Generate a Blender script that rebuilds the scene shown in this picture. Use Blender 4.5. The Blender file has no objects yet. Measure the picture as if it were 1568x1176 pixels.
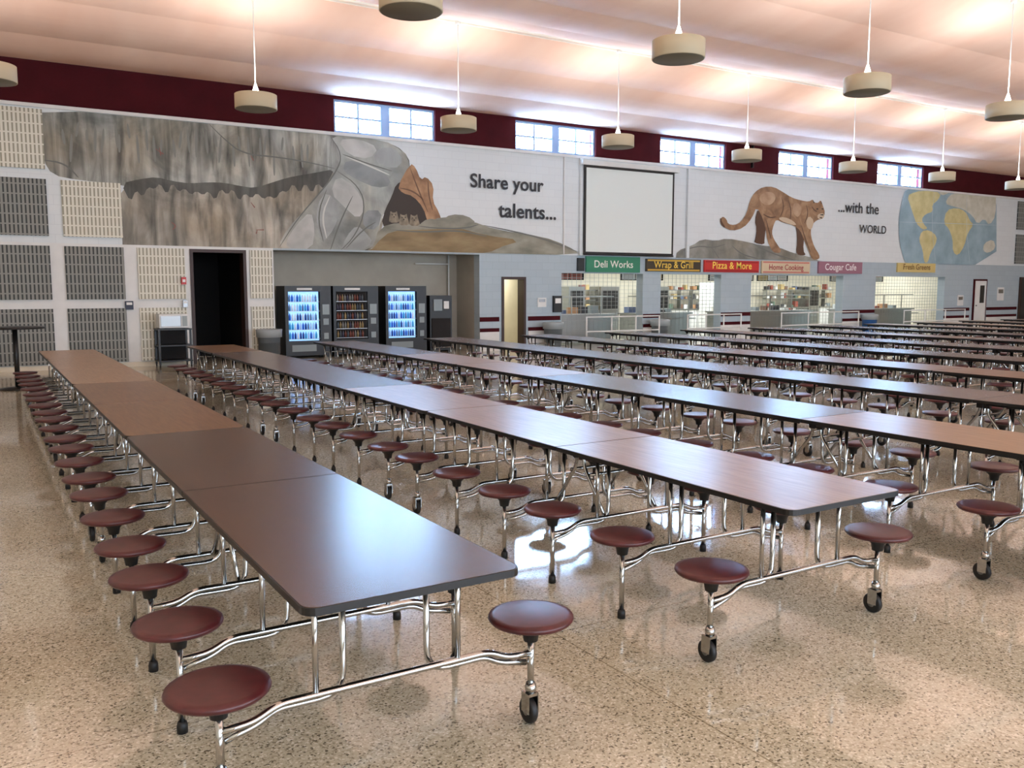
import bpy, math, random
from mathutils import Vector, Matrix
random.seed(7)
S=bpy.context.scene
S.view_settings.view_transform='Standard'
S.view_settings.exposure=0.2
try:
    S.view_settings.use_white_balance=True
    S.view_settings.white_balance_temperature=5850
    S.view_settings.white_balance_tint=10
except Exception as e:
    print('wb',e)

# ------------------------------------------------------------------ materials
def lin(c):
    return tuple(((x/255.0)/12.92 if x/255.0<=0.04045 else ((x/255.0+0.055)/1.055)**2.4) for x in c)+(1.0,)
def mat(name,rgb,rough=0.5,metal=0.0,emit=0.0,emit_rgb=None,spec=0.5):
    m=bpy.data.materials.new(name); m.use_nodes=True
    b=m.node_tree.nodes['Principled BSDF']
    b.inputs['Base Color'].default_value=lin(rgb)
    b.inputs['Roughness'].default_value=rough
    b.inputs['Metallic'].default_value=metal
    b.inputs['Specular IOR Level'].default_value=spec
    if emit>0:
        b.inputs['Emission Color'].default_value=lin(emit_rgb or rgb)
        b.inputs['Emission Strength'].default_value=emit
    return m
def N(m,t,**k):
    n=m.node_tree.nodes.new(t)
    for a,b in k.items(): setattr(n,a,b)
    return n
def L(m,a,b): m.node_tree.links.new(a,b)
def coords(m,scale=(1,1,1),kind='Object'):
    tc=N(m,'ShaderNodeTexCoord'); mp=N(m,'ShaderNodeMapping')
    mp.inputs['Scale'].default_value=scale
    L(m,tc.outputs[kind],mp.inputs['Vector']); return mp.outputs['Vector']
def ramp(m,fac,stops,interp='LINEAR'):
    r=N(m,'ShaderNodeValToRGB'); e=r.color_ramp.elements; r.color_ramp.interpolation=interp
    while len(e)<len(stops): e.new(0.5)
    for i,(p,c) in enumerate(stops): e[i].position=p; e[i].color=lin(c)
    L(m,fac,r.inputs['Fac']); return r.outputs['Color']
def noisy(name,scale,stops,rough=0.6,nscale=3.0,detail=6,metal=0,bump=0.0,distort=0.0,spec=0.5):
    m=mat(name,(128,128,128),rough,metal,spec=spec); b=m.node_tree.nodes['Principled BSDF']
    v=coords(m,scale); n=N(m,'ShaderNodeTexNoise')
    n.inputs['Scale'].default_value=nscale; n.inputs['Detail'].default_value=detail
    n.inputs['Distortion'].default_value=distort
    L(m,v,n.inputs['Vector'])
    L(m,ramp(m,n.outputs['Fac'],stops),b.inputs['Base Color'])
    if bump:
        bp=N(m,'ShaderNodeBump'); bp.inputs['Strength'].default_value=bump; bp.inputs['Distance'].default_value=0.02
        L(m,n.outputs['Fac'],bp.inputs['Height']); L(m,bp.outputs['Normal'],b.inputs['Normal'])
    return m
def rocky(name,stops,streak=.55,sx=5.5,sz=.7,big=.8):
    """painted rock: blotches multiplied by vertical drip streaks and soft facets"""
    m=mat(name,(128,128,128),.6); b=m.node_tree.nodes['Principled BSDF']
    v=coords(m,(1,1,.8)); n=N(m,'ShaderNodeTexNoise'); n.inputs['Scale'].default_value=big; n.inputs['Detail'].default_value=9; n.inputs['Distortion'].default_value=.8
    n.inputs['Roughness'].default_value=.62
    L(m,v,n.inputs['Vector']); base=ramp(m,n.outputs['Fac'],stops)
    v2=coords(m,(sx,1,sz)); n2=N(m,'ShaderNodeTexNoise'); n2.inputs['Scale'].default_value=1; n2.inputs['Detail'].default_value=5; n2.inputs['Distortion'].default_value=.6
    L(m,v2,n2.inputs['Vector'])
    st=ramp(m,n2.outputs['Fac'],[(0.34,(105,106,102)),(0.5,(210,211,208)),(0.62,(255,255,255))])
    x=N(m,'ShaderNodeMix',data_type='RGBA',blend_type='MULTIPLY'); x.inputs['Factor'].default_value=streak
    L(m,base,x.inputs['A']); L(m,st,x.inputs['B'])
    vo=N(m,'ShaderNodeTexVoronoi',feature='SMOOTH_F1'); vo.inputs['Scale'].default_value=1.1; vo.inputs['Smoothness'].default_value=.35
    v3=coords(m,(1,1,1.3)); mx=N(m,'ShaderNodeMix',data_type='RGBA'); mx.inputs['Factor'].default_value=.25
    L(m,v3,mx.inputs['A']); L(m,n.outputs['Color'],mx.inputs['B']); L(m,mx.outputs['Result'],vo.inputs['Vector'])
    f=ramp(m,vo.outputs['Distance'],[(0.1,(255,255,255)),(0.45,(225,225,222)),(0.8,(170,170,166))])
    y=N(m,'ShaderNodeMix',data_type='RGBA',blend_type='MULTIPLY'); y.inputs['Factor'].default_value=.55
    L(m,x.outputs['Result'],y.inputs['A']); L(m,f,y.inputs['B'])
    # warm mineral stains
    n4=N(m,'ShaderNodeTexNoise'); n4.inputs['Scale'].default_value=.7; n4.inputs['Detail'].default_value=5; L(m,v,n4.inputs['Vector'])
    wt=ramp(m,n4.outputs['Fac'],[(0.45,(255,255,255)),(0.7,(236,218,190))])
    z=N(m,'ShaderNodeMix',data_type='RGBA',blend_type='MULTIPLY'); z.inputs['Factor'].default_value=.8
    L(m,y.outputs['Result'],z.inputs['A']); L(m,wt,z.inputs['B'])
    L(m,z.outputs['Result'],b.inputs['Base Color'])
    return m

def terrazzo():
    m=mat('terrazzo_floor',(214,196,165),0.16); b=m.node_tree.nodes['Principled BSDF']
    v=coords(m)
    vo=N(m,'ShaderNodeTexVoronoi'); vo.inputs['Scale'].default_value=125
    L(m,v,vo.inputs['Vector'])
    sep=N(m,'ShaderNodeSeparateColor'); L(m,vo.outputs['Color'],sep.inputs['Color'])
    base=ramp(m,sep.outputs['Red'],[(0.0,(112,108,94)),(0.06,(150,145,128)),(0.14,(180,176,158)),(0.3,(200,197,180)),(0.75,(209,207,192)),(0.9,(230,230,220))],'CONSTANT')
    n=N(m,'ShaderNodeTexNoise'); n.inputs['Scale'].default_value=0.5; n.inputs['Detail'].default_value=3
    L(m,v,n.inputs['Vector'])
    mot=ramp(m,n.outputs['Fac'],[(0.3,(232,226,214)),(0.7,(255,252,246))])
    mx=N(m,'ShaderNodeMix',data_type='RGBA',blend_type='MULTIPLY'); mx.inputs['Factor'].default_value=1
    L(m,base,mx.inputs['A']); L(m,mot,mx.inputs['B'])
    br=N(m,'ShaderNodeTexBrick'); br.offset=0; br.inputs['Scale'].default_value=1
    br.inputs['Brick Width'].default_value=4.36; br.inputs['Row Height'].default_value=4.36
    br.inputs['Mortar Size'].default_value=0.003; br.inputs['Mortar Smooth'].default_value=0
    br.inputs['Color1'].default_value=(1,1,1,1); br.inputs['Color2'].default_value=(1,1,1,1); br.inputs['Mortar'].default_value=(.5,.46,.4,1)
    mp=N(m,'ShaderNodeMapping'); mp.inputs['Location'].default_value=(2.0,.9,0); L(m,v,mp.inputs['Vector']); L(m,mp.outputs[0],br.inputs['Vector'])
    m2=N(m,'ShaderNodeMix',data_type='RGBA',blend_type='MULTIPLY'); m2.inputs['Factor'].default_value=1
    L(m,mx.outputs['Result'],m2.inputs['A']); L(m,br.outputs['Color'],m2.inputs['B'])
    L(m,m2.outputs['Result'],b.inputs['Base Color'])
    n2=N(m,'ShaderNodeTexNoise'); n2.inputs['Scale'].default_value=1.3; L(m,v,n2.inputs['Vector'])
    rr=N(m,'ShaderNodeMapRange'); rr.inputs['To Min'].default_value=0.04; rr.inputs['To Max'].default_value=0.12
    L(m,n2.outputs['Fac'],rr.inputs['Value']); L(m,rr.outputs['Result'],b.inputs['Roughness'])
    b.inputs['Specular IOR Level'].default_value=1.0
    n3=N(m,'ShaderNodeTexNoise'); n3.inputs['Scale'].default_value=2.2; n3.inputs['Detail'].default_value=2; L(m,v,n3.inputs['Vector'])
    bp=N(m,'ShaderNodeBump'); bp.inputs['Strength'].default_value=.10; bp.inputs['Distance'].default_value=.02
    L(m,n3.outputs['Fac'],bp.inputs['Height']); L(m,bp.outputs['Normal'],b.inputs['Normal'])
    return m
def wood(name,dark,light,rough=0.28):
    m=mat(name,dark,rough); b=m.node_tree.nodes['Principled BSDF']
    v=coords(m,(14,1.2,14)); n=N(m,'ShaderNodeTexNoise'); n.inputs['Scale'].default_value=3; n.inputs['Detail'].default_value=8; n.inputs['Distortion'].default_value=.6
    L(m,v,n.inputs['Vector']); L(m,ramp(m,n.outputs['Fac'],[(0.3,dark),(0.7,light)]),b.inputs['Base Color'])
    return m
def ribbed(name,lo,hi):
    m=mat(name,hi,0.8); b=m.node_tree.nodes['Principled BSDF']
    v=coords(m); sx=N(m,'ShaderNodeSeparateXYZ'); L(m,v,sx.inputs['Vector'])
    def fr(out,per,thr):
        d=N(m,'ShaderNodeMath',operation='DIVIDE'); d.inputs[1].default_value=per; L(m,out,d.inputs[0])
        f=N(m,'ShaderNodeMath',operation='FRACT'); L(m,d.outputs[0],f.inputs[0])
        g=N(m,'ShaderNodeMath',operation='LESS_THAN'); g.inputs[1].default_value=thr; L(m,f.outputs[0],g.inputs[0]); return g.outputs[0]
    a=fr(sx.outputs['X'],0.075,0.42); c=fr(sx.outputs['Z'],0.2,0.86)
    mu=N(m,'ShaderNodeMath',operation='MULTIPLY'); L(m,a,mu.inputs[0]); L(m,c,mu.inputs[1])
    L(m,ramp(m,mu.outputs[0],[(0,hi),(1,lo)]),b.inputs['Base Color'])
    return m
def blockwall(name,c1,c2,mortar):
    m=mat(name,c1,0.55); b=m.node_tree.nodes['Principled BSDF']
    tc=N(m,'ShaderNodeTexCoord'); sx=N(m,'ShaderNodeSeparateXYZ'); cx=N(m,'ShaderNodeCombineXYZ')
    L(m,tc.outputs['Object'],sx.inputs[0]); 
    ad=N(m,'ShaderNodeMath',operation='ADD'); L(m,sx.outputs['X'],ad.inputs[0]); L(m,sx.outputs['Y'],ad.inputs[1])
    L(m,ad.outputs[0],cx.inputs['X']); L(m,sx.outputs['Z'],cx.inputs['Y'])
    br=N(m,'ShaderNodeTexBrick'); br.inputs['Scale'].default_value=1
    br.inputs['Brick Width'].default_value=0.4; br.inputs['Row Height'].default_value=0.2; br.inputs['Mortar Size'].default_value=0.005
    br.inputs['Color1'].default_value=lin(c1); br.inputs['Color2'].default_value=lin(c2); br.inputs['Mortar'].default_value=lin(mortar)
    L(m,cx.outputs[0],br.inputs['Vector']); L(m,br.outputs['Color'],b.inputs['Base Color'])
    return m

M={}
M['floor']=terrazzo()
M['walnut']=wood('walnut_laminate',(58,41,31),(86,63,47),0.27)
M['walnut2']=wood('brown_laminate',(96,68,42),(126,94,61),0.3)
M['oak']=wood('light_laminate',(130,102,72),(157,129,97),0.3)
M['greyw']=wood('grey_brown_laminate',(82,69,63),(106,91,83),0.27)
M['black']=mat('black_edge',(14,13,13),0.4)
M['rubber']=mat('black_rubber',(15,15,15),0.55)
M['chrome']=mat('chrome_tube',(180,180,178),0.12,1.0)
M['steel']=mat('steel',(150,150,150),0.35,1.0)
M['seat']=noisy('maroon_seat',(1,1,1),[(0.3,(64,24,26)),(0.7,(82,32,34))],0.35,20)
M['maroon']=noisy('maroon_paint',(1,1,1),[(0.3,(58,11,18)),(0.7,(70,15,23))],0.8,2,spec=.15)
M['white']=noisy('white_paint',(1,1,1),[(0.3,(214,216,214)),(0.7,(224,226,224))],0.6,3)
M['muralwhite']=blockwall('mural_white_block',(214,221,223),(217,224,226),(206,213,216))
M['blueblock']=blockwall('pale_blue_block',(166,181,190),(170,185,193),(156,171,180))
M['cream']=noisy('cream_paint',(1,1,1),[(0.3,(216,210,190)),(0.7,(228,222,204))],0.6,2)
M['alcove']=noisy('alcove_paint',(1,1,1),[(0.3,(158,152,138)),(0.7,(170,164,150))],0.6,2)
M['ribgrey']=ribbed('ribbed_grey_block',(66,70,69),(140,142,137))
M['riblight']=ribbed('ribbed_white_block',(156,154,136),(220,219,206))
M['ceil']=noisy('peach_ceiling',(1,.25,1),[(0.25,(232,190,166)),(0.75,(248,216,196))],0.8,.9,3)  # lighter and darker noise along X paints the drape folds' shading into the colour
M['ceilw']=mat('white_cove',(250,244,234),0.8)
M['winframe']=mat('window_frame_white',(140,164,200),0.5)
M['darkdoor']=mat('dark_brown_frame',(54,33,26),0.5)
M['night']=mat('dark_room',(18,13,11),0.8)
M['drum']=mat('drum_beige',(190,178,148),0.6)
M['drumbot']=mat('drum_diffuser',(118,110,88),0.5)
M['cone']=mat('lamp_cone',(255,250,240),0.5,0,3.0,(255,246,228))

# ------------------------------------------------------------------ mesh builder
class MB:
    def __init__(s): s.v=[];s.f=[];s.m=[];s.s=[];s.mats=[]
    def mi(s,m):
        if m not in s.mats: s.mats.append(m)
        return s.mats.index(m)
    def add(s,vs,fs,m,smooth=False):
        o=len(s.v); s.v+= [tuple(v) for v in vs]; i=s.mi(m)
        for f in fs: s.f.append([o+k for k in f]); s.m.append(i); s.s.append(smooth)
    def box(s,x0,x1,y0,y1,z0,z1,m):
        vs=[(x0,y0,z0),(x1,y0,z0),(x1,y1,z0),(x0,y1,z0),(x0,y0,z1),(x1,y0,z1),(x1,y1,z1),(x0,y1,z1)]
        s.add(vs,[(0,3,2,1),(4,5,6,7),(0,1,5,4),(1,2,6,5),(2,3,7,6),(3,0,4,7)],m)
    def lathe(s,prof,c,m,seg=20,axis='Z'):
        vs=[];fs=[]
        for r,z in prof:
            for k in range(seg):
                a=2*math.pi*k/seg; p=(r*math.cos(a),r*math.sin(a),z)
                if axis=='X': p=(p[2],p[0],p[1])
                if axis=='Y': p=(p[1],p[2],p[0])
                vs.append((c[0]+p[0],c[1]+p[1],c[2]+p[2]))
        for i in range(len(prof)-1):
            for k in range(seg):
                a=i*seg+k;b=i*seg+(k+1)%seg
                fs.append((a,b,b+seg,a+seg))
        if prof[0][0]>0: fs.append(tuple(range(seg))[::-1])
        if prof[-1][0]>0: fs.append(tuple((len(prof)-1)*seg+k for k in range(seg)))
        s.add(vs,fs,m,True)
    def tube(s,pts,r,m,seg=8,fil=0.0):
        pts=[Vector(p) for p in pts]
        if fil>0: pts=fillet(pts,fil)
        vs=[];fs=[];up=None
        for i,p in enumerate(pts):
            d=(pts[min(i+1,len(pts)-1)]-pts[max(i-1,0)]).normalized()
            if up is None:
                up=Vector((0,0,1)) if abs(d.z)<.9 else Vector((0,1,0))
            a=d.cross(up)
            if a.length<1e-4: a=d.cross(Vector((1,0,0)))
            a.normalize(); b=a.cross(d).normalized(); up=b
            for k in range(seg):
                t=2*math.pi*k/seg; vs.append(p+a*(r*math.cos(t))+b*(r*math.sin(t)))
        for i in range(len(pts)-1):
            for k in range(seg):
                q=i*seg+k;w=i*seg+(k+1)%seg; fs.append((q,w,w+seg,q+seg))
        fs.append(tuple(range(seg))[::-1]); fs.append(tuple((len(pts)-1)*seg+k for k in range(seg)))
        s.add(vs,fs,m,True)
    def slab(s,outline,z0,z1,mtop,mside,mbot=None):
        n=len(outline)
        vs=[(x,y,z0) for x,y in outline]+[(x,y,z1) for x,y in outline]
        o=len(s.v); s.v+=vs
        s.f.append([o+n+k for k in range(n)]); s.m.append(s.mi(mtop)); s.s.append(False)
        s.f.append([o+k for k in range(n)][::-1]); s.m.append(s.mi(mbot or mside)); s.s.append(False)
        for k in range(n):
            j=(k+1)%n; s.f.append([o+k,o+j,o+n+j,o+n+k]); s.m.append(s.mi(mside)); s.s.append(False)
    def mesh(s,name):
        me=bpy.data.meshes.new(name); me.from_pydata(s.v,[],s.f)
        for m in s.mats: me.materials.append(m)
        me.polygons.foreach_set('material_index',s.m); me.polygons.foreach_set('use_smooth',s.s); me.update()
        return me
    def obj(s,name,loc=(0,0,0),parent=None,rot=(0,0,0)):
        return put(name,s.mesh(name),loc,parent,rot)
def put(name,data,loc=(0,0,0),parent=None,rot=(0,0,0)):
    o=bpy.data.objects.new(name,data); o.location=loc; o.rotation_euler=rot
    S.collection.objects.link(o)
    if parent: o.parent=parent
    return o
def fillet(pts,r,n=5):
    out=[pts[0]]
    for i in range(1,len(pts)-1):
        p=pts[i];a=(pts[i-1]-p);b=(pts[i+1]-p); rr=min(r,a.length*.48,b.length*.48)
        A=p+a.normalized()*rr;B=p+b.normalized()*rr
        for k in range(n+1):
            t=k/n; out.append(A*(1-t)**2+p*2*t*(1-t)+B*t*t)
    out.append(pts[-1]); return out
def empty(name,loc=(0,0,0)):
    o=bpy.data.objects.new(name,None); o.location=loc; S.collection.objects.link(o); return o

# ------------------------------------------------------------------ camera
CAMH=1.70; PITCH=math.radians(6.25); YAW=math.radians(31.4); FPX=1343.0
cd=bpy.data.cameras.new('camera'); cam=bpy.data.objects.new('camera',cd); S.collection.objects.link(cam)
cam.location=(0,0,CAMH); cam.rotation_euler=(math.pi/2-PITCH,0,-YAW)
cd.sensor_width=36; cd.lens=36*FPX/1568.0; cd.clip_end=200
S.camera=cam
WY=20.5
def wp(u,v,Y=WY):
    """photogrammetric rectification of a point measured on the back wall -> wall metres (X,Z)"""
    a=(u-784)/FPX; b=-(v-588)/FPX
    F=math.cos(PITCH)+b*math.sin(PITCH); U=b*math.cos(PITCH)-math.sin(PITCH)
    x=F*math.sin(YAW)+a*math.cos(YAW); y=F*math.cos(YAW)-a*math.sin(YAW)
    return (x/y*Y, CAMH+U/y*Y)

# ------------------------------------------------------------------ room shell
X0,X1,YB=-4.0,42.0,-9.0
b=MB(); b.box(X0,X1,YB,WY+7,-0.1,0,M['floor']); b.obj('floor')
ZT=6.25; SILL=5.37; MB0=2.62
wins=[7.55+5.07*i for i in range(5)]; WW=2.68
ops=((14.15,17.1),(17.8,20.3),(21.65,26.2),(28.0,32.2))
holes=[(4.13,5.37,0,2.56),(6.0,11.5,0,2.58),(12.18,12.95,0,2.0)]+[(a,c,0,2.12) for a,c in ops]
for w in wins: holes.append((w,w+WW,SILL+.02,6.17))
xs=sorted(set([X0,X1]+[h[0] for h in holes]+[h[1] for h in holes]))
zs=sorted(set([0,MB0,SILL,7.3]+[h[2] for h in holes]+[h[3] for h in holes]))
b=MB()
for i in range(len(xs)-1):
    for j in range(len(zs)-1):
        cx=(xs[i]+xs[i+1])/2; cz=(zs[j]+zs[j+1])/2
        if any(h[0]<cx<h[1] and h[2]<cz<h[3] for h in holes): continue
        m=M['maroon'] if cz>SILL else (M['muralwhite'] if cz>MB0 else (M['white'] if cx<6 else M['blueblock']))
        b.box(xs[i],xs[i+1],WY,WY+.3,zs[j],zs[j+1],m)
b.obj('wall_back')
b=MB(); b.box(X0-.3,X0,YB-.3,WY+.3,0,7.3,M['cream']); b.obj('wall_left')
b=MB(); b.box(X1,X1+.3,YB-.3,WY+.3,0,7.3,M['cream']); b.obj('wall_right')
b=MB(); b.box(X0,X1,YB-.3,YB,0,7.3,M['cream']); b.obj('wall_front')
# ceiling: draped vaults running parallel to the back wall
prof=[]
n=24
for k in range(n+1):
    t=1-k/n; prof.append((15.8+4.7*t+(.3 if k==0 else 0),6.9-.65*math.sin(math.pi/2*t)-.05*abs(math.sin(math.pi*3*t))))
seam=15.8
while seam>YB:
    for k in range(1,n*2+1):
        t=k/(2*n); y=seam-6.4*t
        prof.append((y,6.98-.60*math.sin(math.pi*t)**.9-.05*abs(math.sin(math.pi*4*t)) if k<2*n else 6.98))
    seam-=6.4
b=MB()
for i in range(len(prof)-1):
    (ya,za),(yb,zb)=prof[i],prof[i+1]
    ph=(15.8-(ya+yb)/2)%6.4
    m=M['ceilw'] if ph<.45 and ya<=15.81 else M['ceil']
    b.add([(X0,ya,za),(X1,ya,za),(X1,yb,zb),(X0,yb,zb)],[(0,1,2,3)],m,False)
b.box(X0,X1,YB,WY,7.2,7.3,M['ceil'])
b.obj('ceiling')
def zc_at(y):
    for i in range(len(prof)-1):
        if prof[i][0]>=y>=prof[i+1][0]:
            t=(prof[i][0]-y)/(prof[i][0]-prof[i+1][0]); return prof[i][1]*(1-t)+prof[i+1][1]*t
    return 6.9
b=MB()
for y in (15.82,9.42,3.02):
    z=zc_at(y); b.box(X0,X1,y-.015,y+.015,z-.03,z+.02,M['ceilw'])
b.obj('trim_4')

# windows
for i,w in enumerate(wins):
    b=MB(); z0,z1=SILL+.02,6.17; ya,yb=WY+.06,WY+.14; fw=.06
    for (a0,a1) in ((w,w+WW/2-.06),(w+WW/2+.06,w+WW)):
        b.box(a0,a0+fw,ya,yb,z0,z1,M['winframe']); b.box(a1-fw,a1,ya,yb,z0,z1,M['winframe'])
        b.box(a0+fw,a1-fw,ya,yb,z0,z0+fw,M['winframe']); b.box(a0+fw,a1-fw,ya,yb,z1-fw,z1,M['winframe'])
        c=(a0+a1)/2; zc=(z0+z1)/2
        b.box(c-.025,c+.025,ya+.01,yb-.01,z0+fw,z1-fw,M['winframe']); b.box(a0+fw,a1-fw,ya+.02,yb-.02,zc-.022,zc+.022,M['winframe'])
    b.box(w+WW/2-.06,w+WW/2+.06,ya,yb,z0,z1,M['winframe'])
    b.obj('window_%d'%(i+1))
b=MB(); b.box(X0,X1,WY-.04,WY,SILL-.05,SILL+.02,M['white']); b.obj('trim_1')

# ------------------------------------------------------------------ acoustic panel wall (left)
b=MB()
cols=[(-3.9,-2.85),(-2.58,-1.45),(-1.18,-.05),(.22,1.38),(1.65,2.78),(3.05,4.02),(5.45,5.95)]
rows=[(.12,1.27),(1.46,2.56),(2.76,3.9),(4.1,5.28)]
for ci,(a0,a1) in enumerate(cols):
    for ri,(z0,z1) in enumerate(rows):
        if a0>3 and ri>1: continue
        light=(ri==3) or (ci==4 and ri==2) or ci>=5
        if ci==4 and ri==3: continue
        b.box(a0,a1,WY-.05,WY-.001,z0,z1,M['riblight'] if light else M['ribgrey'])
b.obj('acoustic_wall_panels')
b=MB(); b.box(X0,4.05,WY-.02,WY-.001,0,.1,M['cream']); b.obj('baseboard_back')
b=MB()
for a0,a1 in ((11.5,12.1),(13.03,14.1),(17.12,17.78),(20.32,21.63),(26.22,27.98),(32.22,33.9),(35.1,37.3)):
    b.box(a0,a1,WY-.02,WY-.001,.80,.92,M['maroon']); b.box(a0,a1,WY-.02,WY-.001,.0,.62,M['white']); b.box(a0,a1,WY-.022,WY-.001,.52,.62,M['maroon'])
b.obj('trim_2')

# ------------------------------------------------------------------ mural (painted flat on the wall)
mural=empty('wall_mural',(0,WY,0))
layer=[0]
def smooth_poly(P,it=2):
    for _ in range(it):
        Q=[]
        for i in range(len(P)):
            a=P[i];c=P[(i+1)%len(P)]
            Q.append((a[0]*.75+c[0]*.25,a[1]*.75+c[1]*.25)); Q.append((a[0]*.25+c[0]*.75,a[1]*.25+c[1]*.75))
        P=Q
    return P
def patch(name,P,m,sm=1,zclip=True):
    P=smooth_poly(P,sm) if sm else P
    layer[0]+=1; y=-.003-.0005*layer[0]
    W=[wp(u,v) for u,v in P]
    if zclip: W=[(x,min(max(z,MB0),SILL-.055)) for x,z in W]
    b=MB(); b.add([(x,y,z) for x,z in W],[tuple(range(len(W)))],m)
    return b.obj(name,(0,0,0),mural)
def strokes(name,lines,m,w=1.5):
    layer[0]+=1; y=-.003-.0005*layer[0]; b=MB()
    for P in lines:
        W=[Vector(wp(u,v)) for u,v in P]
        for _ in range(2 if len(W)>2 else 0):
            Q=[W[0]]
            for i in range(len(W)-1):
                Q.append(W[i]*.72+W[i+1]*.28); Q.append(W[i]*.28+W[i+1]*.72)
            W=Q+[W[-1]]
        ww=w*.014; n=len(W)
        for i in range(n-1):
            d=(W[i+1]-W[i])
            if d.length<1e-5: continue
            d.normalize(); nn=Vector((-d.y,d.x))
            ra=ww*(.15+.85*math.sin(math.pi*(i+.2)/n)); rb=ww*(.15+.85*math.sin(math.pi*min(1,(i+1.2)/n)))
            q=[W[i]+nn*ra,W[i]-nn*ra,W[i+1]-nn*rb,W[i+1]+nn*rb]
            b.add([(p.x,y,min(max(p.y,MB0),SILL-.05)) for p in q],[(0,1,2,3)],m)
    return b.obj(name,(0,0,0),mural)
rock=rocky('mural_rock_grey',[(0.28,(112,116,113)),(0.42,(156,160,156)),(0.55,(190,192,186)),(0.7,(214,214,208))],.9,4.2,.55)
rock_lo=rocky('mural_rock_lower',[(0.28,(124,120,110)),(0.42,(166,161,149)),(0.55,(196,190,177)),(0.7,(214,209,197))],.8,4.6,.7)
rock_bl=rocky('mural_rock_blue',[(0.28,(130,135,133)),(0.45,(168,173,169)),(0.6,(192,195,189)),(0.75,(206,207,199))],.3,2,2)
rock_le=rocky('mural_rock_ledge',[(0.28,(106,108,102)),(0.5,(148,149,141)),(0.7,(180,180,170))],.3,2,3)
dark=rocky('mural_dark',[(0.3,(78,79,74)),(0.7,(112,113,106))],.5,6,1)
cave=mat('mural_cave_dark',(52,42,33),.6)
orange=noisy('mural_orange_rock',(1,1,1),[(0.3,(122,89,61)),(0.5,(154,118,84)),(0.7,(180,144,108))],.6,3)
groundm=noisy('mural_ground',(.4,1,1.4),[(0.3,(106,88,58)),(0.5,(132,112,77)),(0.7,(154,138,100))],.6,2.4,8)
groundg=noisy('mural_ground_grey',(.5,1,1.2),[(0.3,(112,111,98)),(0.7,(156,154,138))],.6,3,8)
crack=mat('mural_crack',(102,103,98),.6); lightl=mat('mural_highlight',(198,199,192),.6)
midg=mat('mural_midgrey',(124,126,119),.6)
patch('cave_rock_upper',[(64,163),(64,200),(66,245),(80,268),(120,276),(186,282),(240,300),(400,330),(520,340),(600,330),(608,285),(628,262),(626,240),(606,222),(560,208),(505,200),(300,180)],rock,1)
patch('cave_rock_lower',[(185,281),(240,274),(290,284),(345,283),(390,292),(440,276),(485,268),(516,262),(560,300),(590,330),(578,372),(560,392),(400,394),(188,392),(188,380),(186,340)],rock_lo,1)
patch('cave_rock_boulder',[(505,205),(520,232),(518,258),(500,285),(470,318),(440,350),(425,378),(450,392),(520,394),(570,385),(580,350),(590,318),(604,290),(628,262),(624,240),(604,222),(560,208)],rock_bl,1)
random.seed(5)
edge=[(185,281),(215,274),(240,271),(262,277),(290,281),(320,279),(345,280),(368,285),(390,288),(415,280),(440,272),(462,268),(485,264),(512,259)]
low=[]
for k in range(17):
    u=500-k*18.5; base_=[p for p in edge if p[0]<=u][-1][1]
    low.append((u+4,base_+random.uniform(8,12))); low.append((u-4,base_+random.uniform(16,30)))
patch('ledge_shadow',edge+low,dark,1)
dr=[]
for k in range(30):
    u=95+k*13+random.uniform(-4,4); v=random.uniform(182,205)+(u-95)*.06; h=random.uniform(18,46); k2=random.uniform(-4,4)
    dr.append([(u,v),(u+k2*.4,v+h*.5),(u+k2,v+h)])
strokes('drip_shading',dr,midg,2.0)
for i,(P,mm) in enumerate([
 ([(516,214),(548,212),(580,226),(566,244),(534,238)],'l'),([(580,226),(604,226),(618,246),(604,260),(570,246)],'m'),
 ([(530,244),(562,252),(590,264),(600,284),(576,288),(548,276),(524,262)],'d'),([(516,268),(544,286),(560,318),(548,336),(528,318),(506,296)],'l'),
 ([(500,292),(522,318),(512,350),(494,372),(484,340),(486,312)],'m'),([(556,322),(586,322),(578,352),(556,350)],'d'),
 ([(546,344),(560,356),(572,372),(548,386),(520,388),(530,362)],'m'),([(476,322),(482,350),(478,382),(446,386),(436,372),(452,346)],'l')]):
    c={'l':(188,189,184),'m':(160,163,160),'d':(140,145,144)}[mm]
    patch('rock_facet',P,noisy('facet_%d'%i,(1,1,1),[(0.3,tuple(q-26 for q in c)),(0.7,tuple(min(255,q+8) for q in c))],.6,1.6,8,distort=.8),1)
strokes('rock_cracks',[[(320,190),(345,215),(372,236),(420,240),(470,248),(512,258)],
 [(505,208),(524,236),(516,262),(490,295),(455,335),(428,378)],[(524,236),(560,250),(600,262)],[(516,262),(550,285),(560,320),(545,360),(520,385)],
 [(500,290),(485,330),(495,370)],[(540,300),(520,340),(505,385)],
 [(66,245),(100,250),(120,272)],[(575,340),(555,352),(530,380)]],crack,1.2)
strokes('rock_lights',[[(530,240),(565,254),(596,268)],[(505,300),(492,330),(500,365)]],lightl,1.4)
strokes('petroglyphs',[[(238,228),(250,236)],[(244,226),(246,238)],[(384,238),(388,246)],[(262,340),(270,346),(264,352)],[(384,310),(390,318)],[(392,352),(404,352)],[(394,352),(392,358)]],mat('petroglyph_red',(128,84,74),.6),1.0)
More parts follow.
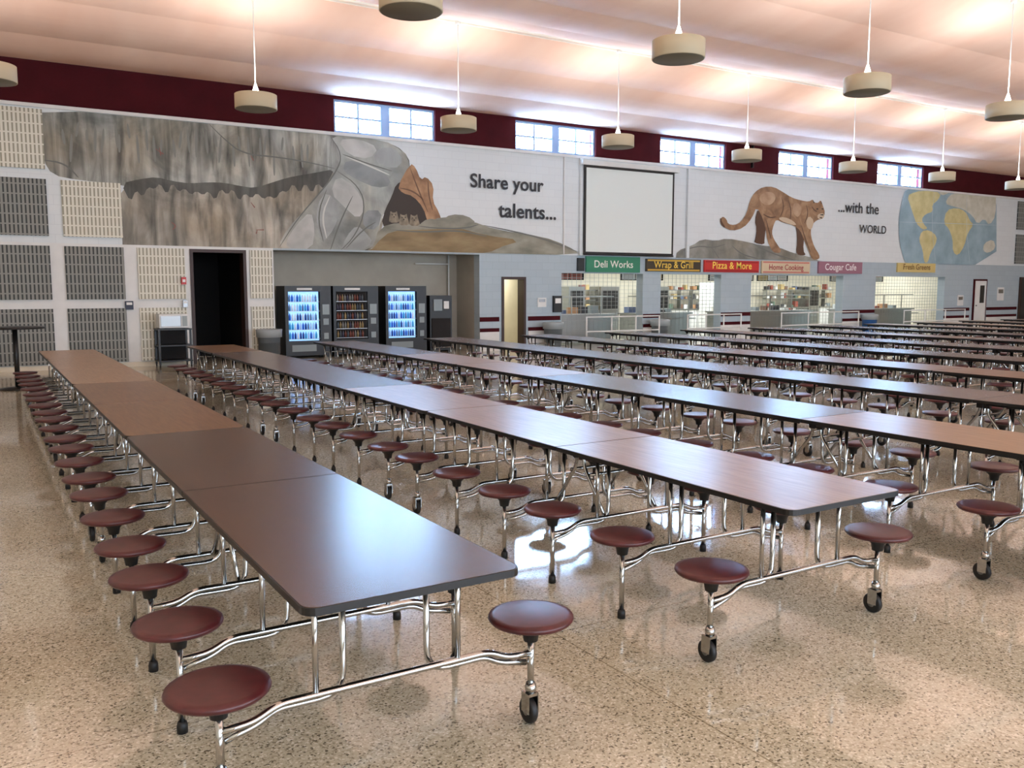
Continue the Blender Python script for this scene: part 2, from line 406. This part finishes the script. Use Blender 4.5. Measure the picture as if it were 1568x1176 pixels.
# cave mouth with cougar and cubs
patch('cave_mouth',[(606,282),(600,300),(590,320),(583,345),(600,350),(640,348),(662,340),(650,312),(636,290),(620,276)],cave,1)
patch('orange_pinnacle',[(608,286),(628,250),(636,256),(644,276),(652,270),(664,284),(662,308),(672,325),(678,345),(655,342),(648,318),(632,300),(616,296)],orange,1)
strokes('pinnacle_lines',[[(628,258),(636,280),(644,300),(655,325)],[(612,288),(632,292),(648,306)],[(655,276),(656,300),(662,322)]],mat('mural_brown_line',(104,76,54),.6),1.4)
patch('cave_ground',[(582,348),(610,340),(640,346),(680,330),(720,338),(760,352),(830,362),(868,376),(892,392),(730,400),(560,400),(572,374)],groundg,1)
patch('cave_ground_brown',[(574,374),(600,352),(650,352),(700,348),(740,360),(800,368),(760,380),(730,400),(560,400)],groundm,1)
patch('ground_boulders',[(640,345),(655,334),(675,338),(690,328),(715,330),(730,342),(712,350),(670,350)],groundg,1)
strokes('ground_lines',[[(640,346),(670,350),(712,350),(732,344)],[(740,345),(790,355),(840,368),(885,386)],[(600,352),(650,356),(700,352),(745,362)]],crack,1.4)
cubm=noisy('mural_cub_fur',(1,1,1),[(0.3,(96,86,70)),(0.7,(150,138,116))],.6,8)
inkb=mat('mural_black',(30,26,24),.6)
for (cu_,cv_) in ((603,331),(618,335),(634,336)):
    patch('cougar_cub',[(cu_-8,cv_+10),(cu_-7,cv_+1),(cu_-6,cv_-4),(cu_-5.5,cv_-8),(cu_-2.5,cv_-5.5),(cu_+1.5,cv_-5.5),(cu_+4.5,cv_-8),(cu_+5,cv_-4),(cu_+6.5,cv_+1),(cu_+9,cv_+10)],cubm,1)
    strokes('cub_face',[[(cu_-3.5,cv_-2),(cu_-2,cv_-2)],[(cu_+1.5,cv_-2),(cu_+3,cv_-2)],[(cu_-1,cv_+1.2),(cu_+.8,cv_+1.2)]],inkb,1.3)
# walking cougar
tan=noisy('mural_cougar_tan',(1,1,1.2),[(0.3,(114,86,62)),(0.5,(146,114,84)),(0.7,(170,140,108))],.6,2.4,6,distort=.8)
tand=mat('mural_cougar_shadow',(86,62,45),.6); tanl=noisy('mural_cougar_light',(1,1,1),[(0.35,(154,123,94)),(0.65,(182,155,126))],.6,3)
tanp=mat('mural_cougar_pale',(194,176,150),.6)
patch('ledge_rock',[(1034,398),(1036,384),(1060,376),(1074,366),(1096,369),(1112,365),(1142,370),(1165,376),(1190,378),(1215,388),(1250,396),(1262,408),(1150,412),(1034,410)],rock_le,1)
strokes('ledge_cracks',[[(1045,384),(1070,376),(1090,380),(1110,374)],[(1090,380),(1100,395)],[(1120,376),(1135,390),(1160,396)],[(1150,372),(1180,388),(1215,398)]],crack,1.4)
patch('cougar_far_legs',[(1160,318),(1155,338),(1158,350),(1156,366),(1154,372),(1170,375),(1170,366),(1172,350),(1178,334)],tand,1)
patch('cougar_far_foreleg',[(1212,330),(1219,350),(1220,372),(1218,386),(1222,391),(1234,391),(1229,384),(1231,360),(1230,332)],tand,1)
patch('walking_cougar',[(1158,316),(1151,334),(1138,349),(1120,354),(1106,347),(1102,337),(1106,331),(1112,336),(1114,343),(1124,345),(1134,340),(1143,326),(1147,308),(1155,294),(1168,286),(1184,286),(1198,294),(1212,303),(1226,307),(1238,309),(1244,305),(1246,310),(1252,311),(1256,306),(1259,314),(1263,326),(1259,335),(1250,337),(1244,343),(1241,350),(1241,362),(1246,378),(1254,390),(1254,397),(1243,398),(1238,386),(1230,366),(1224,352),(1214,345),(1198,341),(1188,336),(1184,344),(1181,356),(1184,366),(1192,378),(1196,384),(1192,388),(1182,386),(1174,368),(1172,352),(1168,336)],tan,1)
patch('cougar_haunch_light',[(1160,302),(1172,293),(1184,295),(1188,304),(1180,314),(1168,314)],tanl,2)
patch('cougar_shoulder_light',[(1213,312),(1222,311),(1228,320),(1222,334),(1214,328)],tanl,2)
patch('cougar_belly_pale',[(1190,334),(1200,332),(1214,338),(1220,346),(1200,341)],tanp,1)
patch('cougar_chest_pale',[(1238,330),(1246,338),(1242,352),(1236,350),(1233,340)],tanp,1)
patch('cougar_muzzle',[(1251,328),(1260,326),(1262,331),(1258,336),(1251,335)],tanp,1)
strokes('cougar_lines',[[(1196,302),(1200,318),(1194,332)],[(1188,332),(1178,334),(1168,328)],[(1206,306),(1211,322),(1209,336)],[(1234,314),(1237,328),(1231,342)],[(1226,345),(1232,365),(1240,386)],[(1172,336),(1176,352),(1180,366)],[(1242,316),(1246,322),(1250,324)]],tand,1.5)
strokes('cougar_tail_tip',[[(1103,334),(1103,341),(1109,348)]],tand,3)
strokes('cougar_face',[[(1249,320),(1252,320)],[(1257,320),(1260,320)],[(1244,307),(1246,311)],[(1256,308),(1257,312)],[(1255,329),(1260,329)],[(1254,333),(1258,334)]],inkb,1.8)
# world map
ocean=noisy('mural_ocean',(1,1,1),[(0.3,(128,154,166)),(0.7,(160,184,194))],.6,1.5,5)
landy=noisy('mural_land_yellow',(1,1,1),[(0.3,(188,178,122)),(0.7,(214,205,154))],.6,3)
landw=noisy('mural_land_pale',(1,1,1),[(0.3,(186,185,166)),(0.7,(212,211,198))],.6,3)
patch('world_ocean',[(1394,270),(1382,300),(1375,335),(1376,370),(1384,400),(1392,420),(1525,420),(1525,280),(1520,270)],ocean,1)
patch('north_america',[(1388,300),(1400,294),(1422,290),(1440,296),(1436,306),(1426,314),(1428,324),(1416,328),(1410,336),(1414,344),(1420,350),(1412,352),(1402,342),(1398,330),(1394,318)],landy,1)
patch('south_america',[(1410,354),(1422,352),(1434,362),(1432,374),(1424,386),(1420,402),(1414,402),(1412,382),(1406,368)],landy,1)
patch('africa',[(1448,322),(1464,318),(1478,324),(1484,338),(1490,344),(1480,358),(1476,376),(1466,392),(1458,386),(1458,366),(1452,350),(1444,342)],landy,1)
patch('eurasia',[(1446,312),(1452,300),(1466,292),(1490,286),(1524,290),(1524,330),(1514,346),(1506,334),(1496,344),(1488,330),(1474,320),(1458,316)],landw,1)
patch('greenland',[(1436,290),(1450,286),(1452,296),(1440,300)],landw,1)
patch('australia',[(1506,372),(1520,366),(1524,380),(1512,388),(1504,384)],landw,1)
strokes('world_grid',[[(1376,340),(1450,342),(1525,345)],[(1430,290),(1425,345),(1432,404)],[(1480,288),(1478,345),(1484,404)]],mat('map_line',(188,202,208),.6),.7)
def text(name,body,u0,v0,u1,m,Y=WY,parent=None,off=.012,yoff=-.03):
    c=bpy.data.curves.new(name,'FONT'); c.body=body; c.size=1; c.extrude=.002; c.offset=off; c.materials.append(m); c.space_character=1.04
    o=bpy.data.objects.new(name,c); S.collection.objects.link(o); bpy.context.view_layer.update()
    w=o.dimensions.x; x0,z0=wp(u0,v0,Y+yoff); x1,_=wp(u1,v0,Y+yoff)
    s=(x1-x0)/w; o.scale=(s,s,s); o.rotation_euler=(math.pi/2,0,0)
    o.location=(x0,yoff+(Y-WY),z0) if parent is mural else (x0,Y+yoff,z0)
    if parent: o.parent=parent
    return o
ink=mat('mural_lettering',(40,42,48),.6)
text('lettering_share_your','Share your',720,286,832,ink,parent=mural,yoff=-.04,off=.02)
text('lettering_talents','talents...',764,332,852,ink,parent=mural,yoff=-.04,off=.02)
text('lettering_with_the','...with the',1283,324,1345,ink,parent=mural,yoff=-.04,off=.01)
text('lettering_world','WORLD',1316,356,1357,ink,parent=mural,yoff=-.04,off=.01)

b=MB()
x0,_=wp(1556,350); b.box(x0,X1-.05,WY-.05,WY-.001,2.7,3.9,M['ribgrey']); b.box(x0,X1-.05,WY-.05,WY-.001,4.1,5.25,M['ribgrey'])
b.obj('acoustic_wall_panels')

# ------------------------------------------------------------------ projection screen
b=MB(); sy=WY-.14
sx0,sz1=wp(895,252,sy); sx1,_=wp(1033,262,sy); _,sz0=wp(895,389,sy)
scr=mat('screen_white',(222,231,228),.7)
b.box(sx0,sx1,sy,sy+.01,sz0,sz1,M['black'])
b.box(sx0+.07,sx1-.07,sy-.005,sy+.005,sz0+.07,sz1-.07,scr)
b.box(sx0-.1,sx1+.15,sy-.06,WY-.002,sz1,sz1+.13,M['white'])
b.tube([(sx0,sy,sz0-.0),(sx1,sy,sz0)],.025,M['black'])
b.obj('projection_screen')
b=MB()
for u in (888,1052):
    x,_=wp(u,320); b.box(x-.05,x+.05,WY-.09,WY-.001,MB0,SILL-.06,M['muralwhite'])
b.box(*[wp(862,300)[0],wp(862,300)[0]+.03],WY-.05,WY-.001,2.65,SILL-.06,M['white'])
b.obj('trim_3')
b=MB(); x,_=wp(1148,200); b.box(x-.08,x+.08,WY-.3,WY-.001,5.75,5.95,M['black']); b.box(x-.02,x+.02,WY-.2,WY-.1,5.5,6.2,M['black']); b.obj('speaker')

# ------------------------------------------------------------------ rooms behind the wall
def room(name,x0,x1,y0,y1,z1,mw,mc=None):
    b=MB(); t=.1
    b.box(x0-t,x0,y0,y1+t,0,z1+t,mw); b.box(x1,x1+t,y0,y1+t,0,z1+t,mw); b.box(x0,x1,y1,y1+t,0,z1+t,mw); b.box(x0,x1,y0,y1,z1,z1+t,mc or mw)
    b.obj(name)
YR=WY+.3
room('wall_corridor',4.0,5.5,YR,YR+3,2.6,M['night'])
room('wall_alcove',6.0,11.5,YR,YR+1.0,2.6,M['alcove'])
room('wall_passage',12.1,13.1,YR,YR+3,2.4,M['cream'])
room('wall_kitchen',13.7,33.4,YR,YR+5.6,2.9,M['cream'],M['white'])
def frame(name,x0,x1,z1,m,leaf=None):
    b=MB(); w=.07
    b.box(x0,x0+w,WY-.03,WY+.3,0,z1,m); b.box(x1-w,x1,WY-.03,WY+.3,0,z1,m); b.box(x0+w,x1-w,WY-.03,WY+.3,z1-w,z1,m)
    if leaf:
        b.box(x0+w,x0+w+.05,WY+.3,WY+1.1,0.01,z1-w,leaf); b.lathe([(.0,-.03),(.03,-.02),(.03,.02),(0,.03)],(x0+w+.08,WY+1.0,1.0),M['steel'],10)
    b.obj(name)
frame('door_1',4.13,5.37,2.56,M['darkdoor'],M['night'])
frame('door_2',12.18,12.95,2.0,M['darkdoor'])
b=MB()
b.box(34.1,35.0,WY-.05,WY-.001,0,2.05,M['maroon']); b.box(34.17,34.93,WY-.06,WY-.002,0,1.98,M['white']); b.box(34.5,34.8,WY-.065,WY-.003,1.1,1.8,M['black']); b.lathe([(0,-.03),(.03,-.02),(.03,.02),(0,.03)],(34.25,WY-.09,1.0),M['steel'],10); b.obj('door_3')
b=MB()
b.box(37.4,39.4,WY-.05,WY-.001,0,2.15,M['darkdoor']); b.box(37.5,38.37,WY-.06,WY-.002,0,2.07,M['black']); b.box(38.43,39.3,WY-.06,WY-.002,0,2.07,M['black']); b.obj('door_4')

stain=mat('stainless',(176,178,176),.3,1.0)
cols_=[(150,80,66),(200,176,120),(98,118,100),(226,226,220),(96,110,140),(186,140,96),(60,60,62),(150,160,160),(120,92,74),(210,206,196),(190,192,190)]
pk=[mat('package_%d'%i,c,.5) for i,c in enumerate(cols_)]
greyp=mat('kitchen_equipment_grey',(120,124,122),.4,.4)
for (h0,h1) in ops:
    b=MB()
    b.box(h0+.1,h1-.1,WY+1.3,WY+2.1,.05,.85,stain); b.box(h0+.05,h1-.05,WY+1.2,WY+2.15,.85,.9,stain)
    b.box(h0+.1,h1-.1,WY+1.0,WY+1.15,.7,.73,stain)
    x=h0+.2
    while x<h1: b.box(x,x+.03,WY+1.35,WY+1.38,.9,1.42,stain); x+=1.1
    b.box(h0+.1,h1-.1,WY+1.25,WY+1.7,1.42,1.45,stain)
    for x in (h0+.15,h1-.25): b.box(x,x+.1,WY+1.4,WY+1.9,0,.06,M['black'])
    x=h0+.2
    while x<h1-.4:
        w=random.uniform(.08,.3); hh=random.uniform(.05,.28)
        b.box(x,x+w,WY+1.75,WY+2.0,.895,.9+hh,random.choice(pk)); x+=w+random.uniform(.05,.35)
    b.obj('serving_counter')
    b=MB(); yb=YR+4.6; x=h0+.05
    while x<h1-.5:
        w=random.uniform(.6,1.1); w=min(w,h1-x)
        kind=random.random()
        if kind<.4:
            b.box(x,x+w-.04,yb,yb+.7,.08,1.75,stain); b.box(x+.08,x+w-.12,yb-.02,yb,.95,1.6,M['black']); b.box(x+.08,x+w-.12,yb-.02,yb,.2,.8,greyp); b.box(x+.1,x+w-.14,yb-.05,yb-.03,.86,.89,M['steel'])
        else:
            b.box(x,x+w-.04,yb,yb+.6,.08,.86,M['white'] if kind<.7 else greyp); b.box(x-.01,x+w-.03,yb-.03,yb+.6,.86,.9,stain)
            for z in (1.25,1.6): b.box(x,x+w-.04,yb+.25,yb+.55,z,z+.03,stain)
            b.box(x,x+.03,yb+.3,yb+.5,.9,1.62,stain)
            for z in (.9,1.28,1.63):
                k=x+.04
                while k<x+w-.25:
                    q=random.uniform(.08,.2); b.box(k,k+q,yb+.3,yb+.5,z-.004,z+random.uniform(.08,.24),random.choice(pk)); k+=q+random.uniform(.02,.15)
        for fx in (x+.02,x+w-.12): b.box(fx,fx+.06,yb+.05,yb+.5,0,.08,M['black'])
        x+=w
    b.obj('kitchen_equipment_line')
    b=MB(); x=h0-.05; gy=YR+.03
    b.box(h0-.1,h1+.1,gy-.02,gy+.2,2.13,2.35,stain)
    while x<h1+.05: b.box(x,x+.008,gy,gy+.008,.03,2.13,stain); x+=.16
    z=.03
    while z<2.1: b.box(h0-.05,h1+.05,gy-.001,gy+.009,z,z+.008,stain); z+=.115
    b.obj('rolling_grille')
b=MB(); b.box(22.6,23.8,WY+2.6,WY+3.4,0,1.9,M['white']); b.box(22.68,23.72,WY+2.58,WY+2.61,.5,1.55,M['black']); b.box(22.68,23.72,WY+2.57,WY+2.6,1.62,1.84,pk[4])
for k in range(4): b.box(22.75,23.65,WY+2.55,WY+2.58,.6+k*.24,.72+k*.24,pk[k])
b.obj('drink_cooler')
for (x0_,x1_) in ((14.5,16.6),(18.1,19.9),(22.0,24.2),(24.4,26.0),(28.4,31.6)):
    b=MB(); y=WY+2.3
    b.box(x0_,x1_,y,y+.06,1.95,2.3,M['black']); n_=int((x1_-x0_)/.5)
    for k in range(n_):
        q0=x0_+.04+k*(x1_-x0_-.08)/n_; q1=q0+(x1_-x0_-.08)/n_-.04
        b.box(q0,q1,y-.006,y,1.98,2.27,random.choice([pk[9],pk[3],pk[1],pk[0],M['white']]))
        for j in range(4): b.box(q0+.04,q1-.06,y-.01,y-.006,2.02+j*.06,2.035+j*.06,random.choice([M['black'],pk[0],pk[6]]))
    for xx in (x0_+.2,x1_-.2): b.tube([(xx,y+.03,2.3),(xx,y+.03,2.89)],.012,stain)
    b.obj('menu_board')
for (a0,a1) in ((14.3,16.9),(18.0,20.2),(22,25.8),(28.3,32)):
    b=MB(); y=WY-1.0
    for z in (.9,.5): b.tube([(a0,y,z),(a1,y,z)],.02,M['white'])
    k=a0
    while k<=a1+.01: b.tube([(k,y,0),(k,y,.92)],.02,M['white']); k+=(a1-a0)/3
    b.obj('queue_rail')
def sign(u0,v0,u1,v1,col,txt=None,tcol=(240,240,235),name='menu_sign',acc=None):
    e=empty(name,(0,0,0)); yy=WY-.06
    x0,_=wp(u0,v0,yy); x1,_=wp(u1,v1,yy); _,z0=wp((u0+u1)/2,v1,yy); _,z1=wp((u0+u1)/2,v0,yy)
    b=MB(); b.box(x0,x1,yy,WY-.002,z0,z1,mat(name+'_c',col,.5))
    if acc:
        am=mat(name+'_a',acc,.5); b.box(x0+.05,x1-.05,yy-.004,yy,z0+.02,z0+.07,am); b.box(x0+.05,x1-.05,yy-.004,yy,z1-.07,z1-.02,am)
    b.obj('board',(0,0,0),e)
    if txt: text('lettering',txt,u0+(u1-u0)*.14,v1-(v1-v0)*.32,u1-(u1-u0)*.14,mat(name+'_t',tcol,.5),Y=yy,parent=e,off=.01,yoff=-.01)
sign(885,395,895,415,(30,34,36))
sign(898,393,980,417,(52,128,96),'Deli Works',(236,236,226))
sign(990,397,1073,416,(58,50,34),'Wrap & Grill',(228,196,80),acc=(196,160,60))
sign(1079,399,1162,417,(186,44,40),'Pizza & More',(244,214,90),acc=(150,24,30))
sign(1167,400,1240,419,(206,190,158),'Home Cooking',(160,60,70),acc=(190,120,110))
sign(1254,401,1320,419,(150,106,122),'Cougar Cafe',(240,236,236))
sign(1375,403,1432,417,(206,186,120),'Fresh Greens',(120,90,50))

def plate(name,u0,v0,u1,v1,m,d=.05,z=0):
    x0,z1=wp(u0,v0); x1,z0=wp(u1,v1); b=MB(); b.box(x0,x1,WY-d-z,WY-z-.001,z0,z1,m)
    b.box(x0+(x1-x0)*.15,x1-(x1-x0)*.15,WY-d-z-.01,WY-d-z,z0+(z1-z0)*.55,z0+(z1-z0)*.85,M['white'] if m is not M['white'] else M['steel'])
    return b.obj(name)
navy=mat('navy_plastic',(40,48,70),.5)
plate('wall_notice',823,456,836,470,M['white'],.02)
plate('wall_phone',846,453,858,478,M['black'],.08)
plate('light_switch_box',191,461,204,474,navy,.06,.0)
plate('card_reader',279,460,286,470,M['steel'],.05,.05)
plate('wall_notice',1527,440,1536,460,M['white'],.02)
plate('wall_notice',1466,452,1474,468,M['white'],.02)
x,z=wp(280,430); b=MB(); b.box(x-.05,x+.05,WY-.12,WY-.05,z-.08,z+.08,mat('alarm_red',(190,40,36),.4)); b.box(x-.03,x+.03,WY-.13,WY-.12,z-.03,z+.03,M['white']); b.obj('fire_alarm')

# ------------------------------------------------------------------ vending machines
litm=mat('vending_light',(190,225,255),.4,0,.8,(130,190,255))
prodm=[mat('bottle_%d'%i,c,.3,0,.2,c) for i,c in enumerate([(40,90,190),(170,200,235),(60,150,200),(90,120,160),(210,220,230),(30,60,130)])]
prodd=[mat('snack_%d'%i,c,.4) for i,c in enumerate([(110,60,50),(140,120,80),(70,80,90),(120,120,116),(60,60,80)])]
def vending(x0,x1,y,lit,h=1.75):
    b=MB(); w=x1-x0; bl=M['black']
    b.box(x0,x1,y+.06,y+.7,.06,h,bl)
    for fx in (x0+.03,x1-.11):
        b.box(fx,fx+.08,y+.1,y+.18,0,.06,bl); b.box(fx,fx+.08,y+.58,y+.66,0,.06,bl)
    wx1=x0+w*.76
    b.box(x0,x0+.07,y,y+.06,.06,h,bl); b.box(wx1,x1,y,y+.06,.06,h,bl); b.box(x0+.07,wx1,y,y+.06,h-.14,h,bl); b.box(x0+.07,wx1,y,y+.06,.06,.42,bl)
    b.box(x0+.1,wx1-.03,y+.05,y+.058,.42,h-.14,litm if lit else M['night'])
    b.box(x0+.3,wx1-.2,y-.006,y,h-.1,h-.05,M['white'])
    for r in range(5):
        z=.47+r*.225; b.box(x0+.08,wx1-.01,y+.015,y+.05,z-.012,z,M['steel'])
        k=x0+.12
        while k<wx1-.08:
            pm=random.choice(prodm if lit else prodd); b.lathe([(.026,0),(.026,.11),(.01,.15),(.01,.17)],(k,y+.03,z),pm,8); k+=.065
    b.box(x0+.15,wx1-.12,y-.01,y,.16,.32,greyp)
    b.box(wx1+.05,x1-.05,y-.012,y,1.05,1.3,greyp); b.box(wx1+.07,x1-.07,y-.012,y,.8,.95,greyp); b.box(wx1+.08,x1-.08,y-.012,y,.45,.6,greyp)
    b.obj('vending_machine')
vy=WY+.35
vending(6.35,7.5,vy,True); vending(7.56,8.75,vy,False); vending(8.95,10.1,vy,True)
b=MB(); b.box(10.25,10.9,vy+.1,vy+.7,.05,1.5,M['black']); b.box(10.3,10.85,vy+.07,vy+.1,.1,.9,M['night']); b.box(10.35,10.6,vy+.07,vy+.1,1.1,1.4,greyp); b.box(10.65,10.8,vy+.07,vy+.1,1.15,1.35,M['white'])
for fx in (10.27,10.8): b.box(fx,fx+.07,vy+.15,vy+.6,0,.05,M['black'])
b.obj('snack_kiosk')
b=MB(); b.tube([(11.2,YR+.9,2.59),(11.2,YR+.9,.3)],.02,M['white']); b.tube([(10.2,YR+.9,2.35),(11.2,YR+.9,2.35)],.02,M['white']); b.obj('electrical_conduit')

def bin_(x,y,c=(96,104,108)):
    m=mat('bin_plastic',c,.5); bag=mat('bin_bag',(150,158,160),.35)
    b=MB(); b.lathe([(.2,0),(.22,.1),(.26,.68),(.28,.69),(.28,.74),(.25,.74),(.24,.2),(0,.2)],(x,y,0),m,20)
    b.lathe([(.285,.58),(.29,.7),(.295,.76),(.25,.765),(.22,.6)],(x,y,0),bag,20)
    b.obj('trash_can')
bin_(5.72,WY-.45); bin_(13.6,WY-.4); bin_(17.45,WY-.4); bin_(27.2,WY-.4,(40,90,150))
b=MB(); cx0,cx1,cy=3.3,3.98,WY-.65
for x in (cx0,cx1-.04):
    for y in (cy,cy+.46): b.box(x,x+.04,y,y+.04,.06,.82,M['black']); b.lathe([(.0,-.015),(.03,-.012),(.03,.012),(0,.015)],(x+.02,y+.02,.03),M['rubber'],10,'X')
for z in (.12,.45,.8): b.box(cx0-.01,cx1+.01,cy-.01,cy+.51,z,z+.03,M['black'])
b.box(cx0,cx1,cy+.47,cy+.5,.12,.8,M['night'])
b.obj('utility_cart')
b=MB(); b.box(cx0+.04,cx1-.04,cy+.05,cy+.45,.845,1.14,M['white']); b.box(cx0+.07,cx1-.2,cy+.04,cy+.05,.88,1.1,M['steel']); b.box(cx1-.17,cx1-.07,cy+.04,cy+.05,.88,1.1,pk[7]); b.box(cx1-.2,cx1-.185,cy+.01,cy+.04,.88,1.1,M['white'])
for fx in (cx0+.08,cx1-.14): b.box(fx,fx+.04,cy+.1,cy+.4,.831,.845,M['black'])
b.obj('microwave_oven')
b=MB(); b.lathe([(0,1.02),(.45,1.02),(.46,1.035),(.45,1.05),(0,1.05)],(.55,16.9,0),M['black'],32); b.tube([(.55,16.9,.03),(.55,16.9,1.02)],.04,M['black'],12); b.lathe([(.28,0),(.28,.02),(.06,.05),(.0,.05)],(.55,16.9,0),M['black'],24)
b.obj('high_top_table')

# ------------------------------------------------------------------ cafeteria tables
PL=1.82; HW=.388; SX=.59
def stool(b,x,y,end):
    seatp=[(0,.418),(.13,.416),(.158,.422),(.167,.434),(.163,.444),(.14,.449),(0,.449)]
    b.lathe(seatp,(x,y,0),M['seat'],28)
    b.lathe([(.075,.417),(.06,.40),(.034,.375),(.028,.34),(.0,.34)],(x,y,0),M['rubber'],14)
    if end:
        b.tube([(x,y,.13),(x,y,.36)],.0135,M['chrome'],10)
        b.lathe([(.0,.13),(.02,.13),(.024,.15),(.018,.17),(0,.17)],(x,y,0),M['chrome'],10)
        for s in (-1,1):
            b.box(x+s*.022-.002,x+s*.022+.002,y-.022,y+.03,.05,.13,M['chrome'])
        b.box(x-.022,x+.022,y-.02,y+.026,.118,.13,M['chrome'])
        b.lathe([(.02,-.015),(.046,-.015),(.052,-.009),(.052,.009),(.046,.015),(.02,.015)],(x,y+.014,.052),M['rubber'],20,'X')
        b.lathe([(.0,-.017),(.02,-.017),(.02,.017),(0,.017)],(x,y+.014,.052),M['steel'],12,'X')
    else:
        b.tube([(x,y,.03),(x,y,.36)],.0135,M['chrome'],10)
        b.lathe([(.0,.0),(.021,.0),(.021,.03),(.017,.045),(0,.045)],(x,y,0),M['rubber'],10)
def panel(b,y0,d,wood_):
    ya,yb=sorted((y0+d*.003,y0+d*(PL-.003)))
    r=.05; pts=[]
    free_lo=(d>0)
    for (cx,cy,a0,rr) in ((-HW,ya,180,r if free_lo else .004),(HW,ya,270,r if free_lo else .004),(HW,yb,0,r if not free_lo else .004),(-HW,yb,90,r if not free_lo else .004)):
        ox=cx+(rr if cx<0 else -rr); oy=cy+(rr if cy==ya else -rr)
        for k in range(6):
            t=math.radians(a0+90*k/5); pts.append((ox+rr*math.cos(t),oy+rr*math.sin(t)))
    b.slab(pts,.712,.737,M['black'],M['black'],M['black'])
    ins=[(x*(1-.012),(y-(ya+yb)/2)*.996+(ya+yb)/2) for x,y in pts]
    b.slab(ins,.737,.7385,wood_,wood_)
    for i,s in enumerate((.27,.91,1.55)):
        ys=y0+d*s
        for sx in (-1,1):
            stool(b,sx*SX,ys,i==0)
            b.tube([(sx*.16,ys+d*.035,.712),(sx*.16,ys+d*.035,.30),(sx*.40,ys+d*.03,.305),(sx*.46,ys+d*.028,.27),(sx*.575,ys+d*.012,.25)],.0125,M['chrome'],8,.09)
            b.tube([(sx*.27,ys,.712),(sx*.27,ys,.335)],.011,M['chrome'],8)
            b.box(sx*.27-.02,sx*.27+.02,ys-.02,ys+.02,.68,.712,M['rubber'])
        b.tube([(-SX,ys,.29),(-.48,ys,.295),(-.40,ys,.335),(.40,ys,.335),(.48,ys,.295),(SX,ys,.29)],.0135,M['chrome'],8,.04)
    for sx in (-1,1):
        b.tube([(sx*.3,y0+d*.12,.698),(sx*.3,y0+d*1.74,.698)],.012,M['rubber'],6)
        b.tube([(sx*.2,y0+d*1.57,.335),(sx*.2,y0+d*1.78,.60),(sx*.2,y0+d*1.79,.70)],.012,M['chrome'],6,.05)
        b.box(sx*.2-.015,sx*.2+.015,*sorted((y0+d*1.76,y0+d*1.81)),.65,.712,M['rubber'])
    b.tube([(-.2,y0+d*1.72,.56),(.2,y0+d*1.72,.56)],.011,M['chrome'],6)
meshes={}
def table_mesh(wa,wb):
    k=(wa,wb)
    if k not in meshes:
        b=MB(); panel(b,0,1,M[wa])
        if wb: panel(b,2*PL,-1,M[wb])
        meshes[k]=b.mesh('folding_cafeteria_table')
    return meshes[k]
ROW0=1.18; RP=2.18; YS=2.49
spec={0:['walnut','walnut','walnut2','walnut2','oak','oak','oak'],
      1:['oak','oak','oak','greyw','greyw','greyw','walnut2'],
      2:['greyw','greyw','oak','greyw','greyw','oak','oak']}
ch=['walnut','walnut2','oak','greyw','greyw']
random.seed(11)
for r in range(18):
    x=ROW0+RP*r
    sp=spec.get(r) or [c for c in [random.choice(ch) for _ in range(5)] for _ in (0,1)]
    yy=(YS if r<2 else YS-PL*2)+(0.05 if r else 0)
    k=0
    while yy<YS+PL*7-.1:
        if yy+2*PL<=YS+PL*7+.2:
            me=table_mesh(sp[k%7],sp[(k+1)%7]); put('folding_cafeteria_table',me,(x,yy,0)); yy+=2*PL; k+=2
        else:
            put('folding_cafeteria_table',table_mesh(sp[k%7],None),(x,yy,0)); break

# ------------------------------------------------------------------ pendants + lights
b=MB()
b.lathe([(.0,-.13),(.34,-.13),(.355,-.12)],(0,0,0),M['drumbot'],32)
b.lathe([(.355,-.125),(.36,-.12),(.36,.12),(.35,.125),(.335,.12),(.33,-.1)],(0,0,0),M['drum'],32)
b.lathe([(.32,.10),(.05,.10),(.0,.10)],(0,0,0),M['drumbot'],24)
b.lathe([(.055,.10),(.05,.2),(.015,.32),(.0,.32)],(0,0,0),M['cone'],16)
b.tube([(0,0,.3),(0,0,1.95)],.009,M['white'],6)
b.lathe([(.0,1.9),(.05,1.9),(.06,1.95),(0,1.96)],(0,0,0),M['white'],12)
pm=b.mesh('pendant_light')
for row,yy in enumerate((15.8,9.4,3.0,-3.4)):
    for c in range(-1,10):
        x=.4+4.0*c+ (0 if c<8 else -.3)
        put('pendant_light',pm,(x,yy,4.93))
        l=bpy.data.lights.new('uplight','AREA'); l.shape='DISK'; l.size=.66; l.energy=46; l.color=(1,.91,.82)
        o=bpy.data.objects.new('pendant_uplight',l); S.collection.objects.link(o); o.location=(x,yy,5.1); o.rotation_euler=(math.pi,0,0)
def area(name,loc,rot,sx,sy,e,col):
    l=bpy.data.lights.new(name,'AREA'); l.shape='RECTANGLE'; l.size=sx; l.size_y=sy; l.energy=e; l.color=col
    o=bpy.data.objects.new(name,l); S.collection.objects.link(o); o.location=loc; o.rotation_euler=rot; return o
area('front_fill_light',(14,YB+.2,2.8),(math.radians(90),0,0),34,3.4,2800,(.8,.91,1))  # added cool fill lamp behind the camera; the front wall has no windows
area('kitchen_ceiling_light',(23.5,YR+2.6,2.85),(0,0,0),18,1.5,650,(1,.97,.88))
area('alcove_light',(8.7,WY+.5,2.5),(0,0,0),4,.3,4,(1,.95,.86))
area('passage_light',(12.6,YR+1.5,2.35),(0,0,0),.6,1,22,(1,.9,.7))
w=bpy.data.worlds.new('sky'); S.world=w; w.use_nodes=True
bg=w.node_tree.nodes['Background']; bg.inputs['Color'].default_value=(.46,.7,1,1); bg.inputs['Strength'].default_value=62.0
